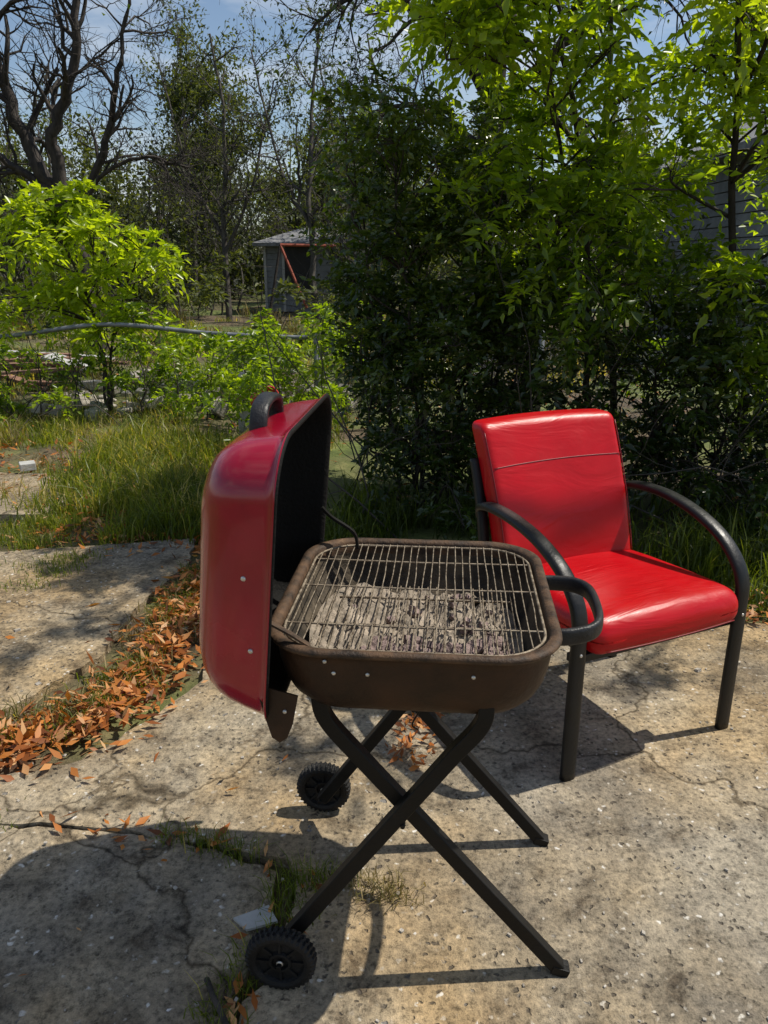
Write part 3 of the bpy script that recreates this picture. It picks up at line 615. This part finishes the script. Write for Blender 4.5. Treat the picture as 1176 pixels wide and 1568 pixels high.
def bucket():
    V=[];F=[];n=20
    prof=[(.001,0),(.08,0),(.105,.20),(.115,.205),(.112,.19),(.1,.19),(.078,.012),(.001,.012)]
    for r,z in prof:
        for i in range(n): V.append((r*math.cos(2*math.pi*i/n),r*math.sin(2*math.pi*i/n),z))
    for j in range(len(prof)-1):
        for i in range(n): F.append((j*n+i,j*n+(i+1)%n,(j+1)*n+(i+1)%n,(j+1)*n+i))
    o=py_mesh('red_bucket',V,F,M_redpl,None,recalc=True); o.location=(-1.02,6.15,.33); o.rotation_euler=(math.radians(75),.2,.9); o.scale=(.85,.85,.85)
    P=Parts(); 
    for dx,dy in ((0,0),(.12,.1),(-.1,.12)): P.box((-1.0+dx,6.2+dy,.12),(.09,.06,.12),0,Matrix.Rotation(dx*4,3,'Z'))
    P.make('broken_block',M_rubble,bevel=.01)
bucket()
def scraps():
    P=Parts(); P.add([(-.335,1.355,.012),(-.30,1.325,.010),(-.235,1.345,.014),(-.26,1.385,.018),(-.335,1.355,.006),(-.30,1.325,.004),(-.235,1.345,.008),(-.26,1.385,.012)],[(0,1,2,3),(4,7,6,5),(0,4,5,1),(1,5,6,2),(2,6,7,3),(3,7,4,0)])
    P.make('white_tile_shard',M_white)
    P=Parts(); P.box((-1.52,4.7,.05),(.06,.03,.01),0,Matrix.Rotation(.3,3,'Y')); P.box((-2.45,5.15,.06),(.05,.05,.025),0,Matrix.Rotation(.5,3,'Z')); P.make('litter_scraps',M_white,bevel=.004)
    c=catmull([(-.36,1.20,.012),(-.33,1.14,.03),(-.29,1.08,.02),(-.26,1.02,.02)],4); V,F=sweep(c,oval(.006,.006,7,2),None); py_mesh('fallen_stick',V,F,M_bark)
scraps()

# ------------------------------------------------------------ GRILL
G=empty('charcoal_grill',(.055,1.475,0),math.radians(-5))
def rr(hx,hy,r,n=10):
    pts=[]
    for cx,cy,a0 in ((hx-r,hy-r,0),(-(hx-r),hy-r,90),(-(hx-r),-(hy-r),180),(hx-r,-(hy-r),270)):
        for k in range(n+1):
            a=math.radians(a0+90*k/n); pts.append((cx+r*math.cos(a),cy+r*math.sin(a)))
    out=[]
    for i in range(len(pts)):
        a=pts[i]; b=pts[(i+1)%len(pts)]; L=math.dist(a,b); out.append(a)
        if L>.05:
            for k in range(1,8): out.append((a[0]+(b[0]-a[0])*k/8,a[1]+(b[1]-a[1])*k/8))
    return out
def dish(hx,hy,r,rings,mats_for,tf=lambda p:p):
    V=[];F=[];M=[];base=rr(hx,hy,r); k=len(base)
    for ins,z in rings:
        sx=(hx-ins)/hx; sy=(hy-ins)/hy
        for x,y in base: V.append(tf((x*sx,y*sy,z)))
    for j in range(len(rings)-1):
        for i in range(k): F.append((j*k+i,j*k+(i+1)%k,(j+1)*k+(i+1)%k,(j+1)*k+i)); M.append(mats_for(j))
    return V,F,M,k
BX,BY,BZ=.265,.288,.755
outer=[(.262,-.162),(.19,-.162),(.13,-.161),(.095,-.158),(.068,-.151),(.046,-.138),(.030,-.118),(.019,-.092),(.012,-.06),(.008,-.03),(.006,-.012),(-.004,-.010),(-.007,-.005),(-.006,0.0),(.0,.003),(.010,.001),(.014,-.004)]
inner=[(.015,-.03),(.018,-.06),(.026,-.092),(.040,-.118),(.06,-.138),(.09,-.151),(.15,-.154),(.262,-.154)]
V,F,M,k=dish(BX,BY,.115,outer+inner,lambda j:0 if j<10 else (1 if j<17 else 2),lambda p:(p[0]+.015,p[1],p[2]+BZ))
py_mesh('bowl',V,F,[M_bowl,M_rim,M_bowlin],G,True,M)
lo=[(.262,.164),(.20,.163),(.15,.160),(.115,.155),(.088,.147),(.066,.135),(.048,.118),(.035,.098),(.026,.074),(.019,.046),(.013,.018),(.010,.004),(.002,.003),(-.001,-.002),(.003,-.006),(.010,-.004)]
li=[(.014,.005),(.017,.02),(.024,.045),(.031,.072),(.040,.096),(.053,.114),(.071,.130),(.093,.142),(.15,.155),(.262,.157)]
lt=math.radians(5)
def lidtf(p):
    x,y,z=p; X=-z; Zz=x
    X2=X*math.cos(lt)+Zz*math.sin(lt); Z2=-X*math.sin(lt)+Zz*math.cos(lt)
    return (X2-.226,y,Z2+.843)
V,F,M,k=dish(.282,.296,.105,lo+li,lambda j:0 if j<13 else 1,lidtf)
py_mesh('lid',V,F,[M_lid,M_lidin],G,True,M,recalc=False)
for o in (bpy.data.objects['bowl'],bpy.data.objects['lid']):
    bm=bmesh.new(); bm.from_mesh(o.data); bmesh.ops.remove_doubles(bm,verts=bm.verts,dist=.0003)
    bmesh.ops.recalc_face_normals(bm,faces=bm.faces); bm.to_mesh(o.data); bm.free()
P=Parts()
P.box((.015,0,BZ-.1635),(.03,.03,.001),0); P.make('bowl_bottom_plate',[M_bowl],G)
c0=lidtf((0,0,.164)); P=Parts(); P.box(c0,(.0015,.03,.03),0); P.make('lid_centre_plate',[M_lid],G)
def handle(name,pts,ref):
    V,F=sweep(catmull(pts,8),oval(.008,.017,14,3.2),ref); py_mesh(name,V,F,M_blackpl,G,recalc=True)
x0=BX+.015
handle('bowl_handle',[(x0-.004,-.145,BZ-.026),(x0+.03,-.144,BZ-.024),(x0+.072,-.125,BZ-.02),(x0+.092,-.075,BZ-.018),(x0+.094,.04,BZ-.018),(x0+.072,.09,BZ-.02),(x0+.03,.110,BZ-.024),(x0-.004,.112,BZ-.026)],(0,0,1))
hd=.080
handle('lid_handle',[lidtf(q) for q in [(.225,-.074,hd),(.262,-.072,hd+.002),(.286,-.057,hd+.003),(.296,-.02,hd+.004),(.296,.03,hd+.004),(.286,.060,hd+.003),(.262,.072,hd+.002),(.228,.074,hd)]],np.array(lidtf((0,0,1)))-np.array(lidtf((0,0,0))))
P=Parts()
V,F=sweep([(-.245,-.262,.80),(-.20,-.262,.775),(-.165,-.262,.752)],[(-.002,-.006),(.002,-.006),(.002,.006),(-.002,.006)],(0,1,0)); P.add(V,F,0)
V,F=sweep(catmull([(-.225,.25,.845),(-.20,.25,.82),(-.15,.25,.785),(-.14,.25,.745)],4),[(-.003,-.006),(.003,-.006),(.003,.006),(-.003,.006)],(0,1,0)); P.add(V,F,1)
for yy in (-.279,.279):
    pl=[(-.262,.68),(-.185,.66),(-.197,.60),(-.208,.572),(-.222,.562),(-.236,.572),(-.246,.61)]
    VV=[(x,yy-.002,z) for x,z in pl]+[(x,yy+.002,z) for x,z in pl]; m=len(pl)
    P.add(VV,[tuple(range(m)),tuple(range(2*m-1,m-1,-1))]+[(i,(i+1)%m,m+(i+1)%m,m+i) for i in range(m)],2)
P.make('hinge_struts',[M_rim,M_leg,M_bowl],G)
def bolt(P,c,n,r=.005):
    n=Vector(n).normalized(); c=Vector(c); a=n.orthogonal().normalized(); b=n.cross(a); V=[];m=10
    for rr_,h in ((r,0),(r*.9,.0018),(r*.5,.0032)):
        for i in range(m): V.append(c+a*rr_*math.cos(2*math.pi*i/m)+b*rr_*math.sin(2*math.pi*i/m)+n*h)
    F=[(j*m+i,j*m+(i+1)%m,(j+1)*m+(i+1)%m,(j+1)*m+i) for j in range(2) for i in range(m)]+[tuple(2*m+i for i in range(m))]; P.add(V,F)
P=Parts()
for x,z in ((-.15,-.022),(-.135,-.046),(-.075,-.046),(.11,-.042)): 
    ins=np.interp(-z,[.012,.03,.06,.088,.11],[.006,.008,.012,.019,.03]); bolt(P,(x+.015,-(BY-ins)-.0005,BZ+z),(0,-1,-.15),.0042)
for zc,dp in ((.035,.05),(-.10,.032)):
    ins=np.interp(dp,[.004,.018,.045,.072],[.010,.013,.019,.026]); p=lidtf((zc,-(.296-ins)-.0005,dp)); bolt(P,p,(-.1,-1,0))
bolt(P,(-.210,-.2815,.628),(0,-1,0),.0042)
P.make('bolts',M_bolt,G)
T=[]; gz=BZ-.008; hx,hy=BX-.022,BY-.024
per=[(x+.015,y,gz) for x,y in rr(hx,hy,.1)]; per=per+[per[0],per[1]]; T.append((np.array(per),np.full(len(per),.0028)))
nb=28
for i in range(nb):
    x=-hx+.012+(2*hx-.024)*i/(nb-1); cr=.1; yy=hy
    if abs(x)>hx-cr: yy=hy-cr+math.sqrt(max(0,cr*cr-(abs(x)-(hx-cr))**2))
    ys=np.linspace(-yy,yy,7); T.append((np.stack([np.full(7,x+.015)+R.normal(0,.0013,7),ys,np.full(7,gz+.0042)-.004*np.cos(ys*5)],1),np.full(7,.00125)))
for yy in (-.16,0.02,.17):
    T.append((np.array([(-hx+.015,yy,gz-.001),(.015,yy,gz-.003),(hx+.015,yy,gz-.001)]),np.full(3,.0021)))
tubes_mesh('cooking_grate',T,M_wire,G,7)
T=[]
for i in range(20):
    x=-.19+.4*i/19; T.append((np.array([(x+.01,-.20,BZ-.084),(x+.01,.20,BZ-.084)]),np.full(2,.0018)))
for yy in (-.14,0,.14): T.append((np.array([(-.19,yy,BZ-.088),(.22,yy,BZ-.088)]),np.full(2,.003)))
tubes_mesh('charcoal_grate',T,M_wire,G,5)
n=50;V=[];F=[]; sr=np.random.default_rng(8); ph=sr.uniform(0,6,12)
for j in range(n+1):
    for i in range(n+1):
        u=i/n*2-1; v=j/n*2-1; sx=u*math.sqrt(1-v*v*.35); sy=v*math.sqrt(1-u*u*.35)
        e=max(abs(u),abs(v))
        z=-.110+.006*math.sin(u*9+ph[0])*math.sin(v*8+ph[1])+.004*math.sin(u*23+v*11+ph[2])+.035*max(0,-u-.2)+.004*sr.normal()*(1 if e<.98 else 0)-.004*e
        V.append((.015+sx*.222,sy*.243,BZ+z))
for j in range(n):
    for i in range(n): F.append((j*(n+1)+i,j*(n+1)+i+1,(j+1)*(n+1)+i+1,(j+1)*(n+1)+i))
py_mesh('ash_bed',V,F,M_ash,G)
P=Parts()
for i in range(95):
    bm=bmesh.new(); bmesh.ops.create_icosphere(bm,subdivisions=2,radius=1)
    u=sr.uniform(-.10,.2); v=sr.uniform(-.21,-.03); s=sr.uniform(.012,.019); rot=Matrix.Rotation(sr.uniform(0,6),3,'Z')@Matrix.Rotation(sr.normal(0,.35),3,'X')
    for vv in bm.verts:
        q=Vector([math.copysign(abs(cc)**.7,cc) for cc in vv.co]); q=q*(1+sr.normal(0,.05)); vv.co=rot@Vector((q.x*s,q.y*s*.9,q.z*s*.5))+Vector((u,v,BZ-.106+sr.uniform(0,.008)))
    bm.verts.index_update(); P.add([v.co.copy() for v in bm.verts],[tuple(v.index for v in f.verts) for f in bm.faces]); bm.free()
for i in range(30):
    u=sr.uniform(-.17,.19); v=sr.uniform(0,.2); s=sr.uniform(.005,.010)
    P.box((u,v,BZ-.104),(s,s*.8,s*.6),0,Matrix.Rotation(sr.uniform(0,3),3,'Z')@Matrix.Rotation(.4,3,'X'))
P.make('charcoal',M_coal,G,smooth=False)
sq=[(-.0145,-.011),(-.013,-.0130),(.013,-.0130),(.0145,-.011),(.0145,.011),(.013,.0130),(-.013,.0130),(-.0145,.011)]
def leg(P,pts): V,F=sweep(pts,sq,(0,1,0)); P.add(V,F)
P=Parts()
for y1,y2 in ((-.246,-.217),(.186,.157)):
    leg(P,[(-.232,y1,.072),(.10,y1,.538)]+catmull([(.10,y1,.538),(.135,y1,.583),(.15,y1,.615),(.152,y1,.65)],5)[1:])
    leg(P,[(.325,y2,.012),(-.09,y2,.505)]+catmull([(-.09,y2,.505),(-.135,y2,.56),(-.155,y2,.60),(-.158,y2,.65)],5)[1:])
for ya in (-.262,.14): P.cyl((.003,ya,.374),(.003,ya+.065,.374),.005,8)
P.cyl((.152,-.244,.607),(.152,.184,.607),.009,10); P.cyl((-.155,-.217,.605),(-.155,.157,.605),.009,10)
for y2 in (-.217,.157): P.box((.328,y2,.010),(.018,.0145,.010),0,Matrix.Rotation(.3,3,'Y'))
P.cyl((-.236,-.325,.071),(-.236,-.235,.071),.0055,10); P.cyl((-.236,.17,.071),(-.236,.255,.071),.0055,10)
P.make('folding_legs',M_leg,G,bevel=.002)
T=[(np.array(catmull([(.02,-.05,.612),(.015,-.06,.56),(.028,-.07,.52),(.01,-.06,.47),(.022,-.05,.45)],5)),np.full(21,.002))]; tubes_mesh('hanging_wire',T,M_leg,G,6)
def wheel(name,y):
    V=[];F=[];n=144;r=.0715
    prof=[(-.006,.004),(-.006,.016),(-.013,.017),(-.013,.022),(-.006,.024),(-.006,.046),(-.014,.049),(-.0165,.056),(-.0155,.064),(-.011,r),(-.003,r),(.003,r),(.011,r),(.0155,.064),(.0165,.056),(.014,.049),(.006,.046),(.006,.024),(.013,.022),(.013,.017),(.006,.016),(.006,.004)]
    for j,(yy,ra) in enumerate(prof):
        for i in range(n):
            a=2*math.pi*i/n; rad=ra
            if j in (9,10): rad-= .0045*((i//2)%2)
            if j in (11,12): rad-= .0045*(((i+2)//2)%2)
            if j in (8,13): rad-=.002*((i//2)%2)
            V.append((rad*math.cos(a)-.236,yy+y,rad*math.sin(a)+.0715))
    for j in range(len(prof)-1):
        for i in range(n): F.append((j*n+i,j*n+(i+1)%n,(j+1)*n+(i+1)%n,(j+1)*n+i))
    P=Parts(); P.add(V,F)
    for k in range(8):
        a=2*math.pi*k/8; P.box((-.236+.035*math.cos(a),y,.0715+.035*math.sin(a)),(.014,.011,.0025),0,Matrix.Rotation(-a,3,'Y'))
    P.make(name,M_rubber,G)
    Q=Parts(); bolt(Q,(-.236,y-.0135,.0715),(0,-1,0),.007); Q.make(name+'_cap',M_bolt,G)
wheel('wheel_near',-.300); wheel('wheel_far',.232)

# ------------------------------------------------------------ CHAIR
C=empty('red_armchair',(.685,2.216,0),math.radians(25))
def rbox(hx,hy,hz,r,n,deform):
    V=[];F=[];idx={}
    def vert(i,j,k):
        key=(i,j,k)
        if key in idx: return idx[key]
        p=[(2*i/n-1)*hx,(2*j/n-1)*hy,(2*k/n-1)*hz]; h=(hx,hy,hz); q=[max(-(h[a]-r),min(h[a]-r,p[a])) for a in range(3)]
        d=[p[a]-q[a] for a in range(3)]; L=math.sqrt(sum(t*t for t in d)) or 1
        v=[q[a]+r*d[a]/L for a in range(3)]; idx[key]=len(V); V.append(deform(v)); return idx[key]
    for a in range(n):
        for b in range(n):
            for s in (0,n):
                F.append((vert(a,b,s),vert(a+1,b,s),vert(a+1,b+1,s),vert(a,b+1,s)))
                F.append((vert(a,s,b),vert(a+1,s,b),vert(a+1,s,b+1),vert(a,s,b+1)))
                F.append((vert(s,a,b),vert(s,a+1,b),vert(s,a+1,b+1),vert(s,a,b+1)))
    return V,F
def dseat(v):
    x,y,z=v; fx=x/.275; fy=(y+.0)/.27
    z2=z+.43-.03*fy*.5
    if z>0: z2+=.018*(1-fx*fx)*(1-fy*fy*.6)-.008
    if y<-.16: z2-=((-.16-y)/.11)**2*.016
    x*=1+ (-.05 if y>.1 else 0)*((y-.1)/.17 if y>.1 else 0)
    y-=.012*(1-fx*fx) if y<-.1 else 0
    return (x,y-.025,z2)
V,F=rbox(.278,.265,.056,.048,36,dseat); py_mesh('seat',V,F,M_vinyl,C,recalc=True)
def dback(v):
    x,y,z=v; fz=z/.24; fx=x/.26
    Z=z+.685; Y=.20+ (Z-.45)*.36 + y
    Y+= -.018*math.cos(fz*1.4)-.02*fx*fx
    if y<0: Y-=.010*(1-fx*fx)*(1-fz*fz)
    Z+=-.006*fx*fx*(1 if z>0 else 0)
    return (x*(1+.02*fz)-.014,Y,Z)
V,F=rbox(.258,.044,.235,.024,44,dback); py_mesh('backrest',V,F,M_vinyl,C,recalc=True)
sl=[np.array(dback((x,-.0445,.105))) for x in np.linspace(-.248,.248,30)]
V,F=sweep(sl,oval(.0016,.0016,7,2),(0,0,1)); py_mesh('backrest_seam',V,F,M_vinyl2,C)
for s,nm in ((-1,'l'),(1,'r')):
    pp=[np.array(dback((s*.2535,-.0395,z))) for z in np.linspace(-.21,.21,24)]
    V,F=sweep(pp,oval(.002,.002,7,2),(0,1,0)); py_mesh('backrest_piping_'+nm,V,F,M_vinyl2,C)
pp=[np.array(dseat((x,-.2655,-.028))) for x in np.linspace(-.235,.235,30)]
V,F=sweep(pp,oval(.002,.002,7,2),(0,0,1)); py_mesh('seat_piping',V,F,M_vinyl2,C)
for s,nm in ((-1,'left'),(1,'right')):
    x=s*.300
    pts=catmull([(x,-.255,.0),(x,-.255,.2),(x,-.255,.40),(x,-.252,.485),(x,-.225,.545),(x,-.16,.605),(x,-.06,.650),(x,.06,.675),(x*.985,.18,.678),(x*.95,.265,.66),(x*.88,.30,.62)],8)
    V,F=sweep(pts,oval(.0135,.0235,16,2.8),(1,0,0)); py_mesh('arm_and_front_leg_'+nm,V,F,M_frame,C,recalc=True)
    pts=catmull([(x*.93,.335,.80),(x*.93,.30,.70),(x*.95,.26,.58),(x*.96,.235,.42),(x*.97,.24,.2),(x,.255,0)],8)
    V,F=sweep(pts,oval(.0125,.018,14,2.8),(1,0,0)); py_mesh('rear_leg_'+nm,V,F,M_frame,C,recalc=True)
P=Parts(); P.box((0,-.22,.362),(.295,.018,.012)); P.box((0,.20,.365),(.285,.018,.012))
for s in(-1,1): P.box((s*.24,0,.372),(.012,.21,.012))
V,F=sweep(catmull([(-.27,.315,.74),(-.1,.345,.74),(.1,.345,.74),(.27,.315,.74)],5),oval(.008,.018,10,3),(0,0,1)); P.add(V,F)
P.make('seat_crossbars',M_frame,C,bevel=.003)
P=Parts()
for a in((.300,-.205,.568),(.300,-.24,.52),(-.300,-.205,.568)): bolt(P,(a[0]+.0235*(1 if a[0]>0 else -1),a[1],a[2]),(1 if a[0]>0 else -1,0,0),.005)
for s in (-1,1): bolt(P,(s*.300,-.2685,.395),(0,-1,0),.005)
P.make('screws',M_bolt,C)

# ------------------------------------------------------------ light, sky, camera
EL=58
sd=Vector((math.cos(math.radians(EL))*.966,math.cos(math.radians(EL))*.26,math.sin(math.radians(EL)))).normalized()
sun=bpy.data.lights.new('sun','SUN'); sun.energy=5.0; sun.angle=math.radians(.53); sun.color=(1,.94,.83)
so=bpy.data.objects.new('sun',sun); so.rotation_euler=sd.to_track_quat('Z','Y').to_euler(); COL.objects.link(so)
w=bpy.data.worlds.new('World'); scene.world=w; w.use_nodes=True; nt=w.node_tree
for n_ in list(nt.nodes): nt.nodes.remove(n_)
sky=nt.nodes.new('ShaderNodeTexSky'); sky.sky_type='NISHITA'; sky.sun_disc=False; sky.sun_elevation=math.radians(EL); sky.sun_rotation=math.radians(75); sky.dust_density=.6
bg=nt.nodes.new('ShaderNodeBackground'); bg.inputs[1].default_value=.11; wo=nt.nodes.new('ShaderNodeOutputWorld')
tc=nt.nodes.new('ShaderNodeTexCoord'); mp=nt.nodes.new('ShaderNodeMapping'); mp.inputs['Scale'].default_value=(1,1,3.0); nt.links.new(tc.outputs['Generated'],mp.inputs[0])
cn=noise(nt,mp.outputs[0],2.6,6,.6,.4); cf=ramp(nt,cn,[(.48,(0,0,0)),(.70,(.8,.8,.8))])
c=mix(nt,cf,sky.outputs[0],(7.6,7.9,8.2)); nt.links.new(c,bg.inputs[0]); nt.links.new(bg.outputs[0],wo.inputs[0])
cam=bpy.data.cameras.new('camera'); cam.sensor_fit='VERTICAL'; cam.sensor_height=36; cam.lens=27.18; cam.clip_start=.05; cam.clip_end=1500
co=bpy.data.objects.new('camera',cam); co.location=(0,0,1.4); co.rotation_euler=(math.radians(90-18),0,0); COL.objects.link(co); scene.camera=co
scene.view_settings.view_transform='Standard'; scene.view_settings.look='None'; scene.view_settings.exposure=0
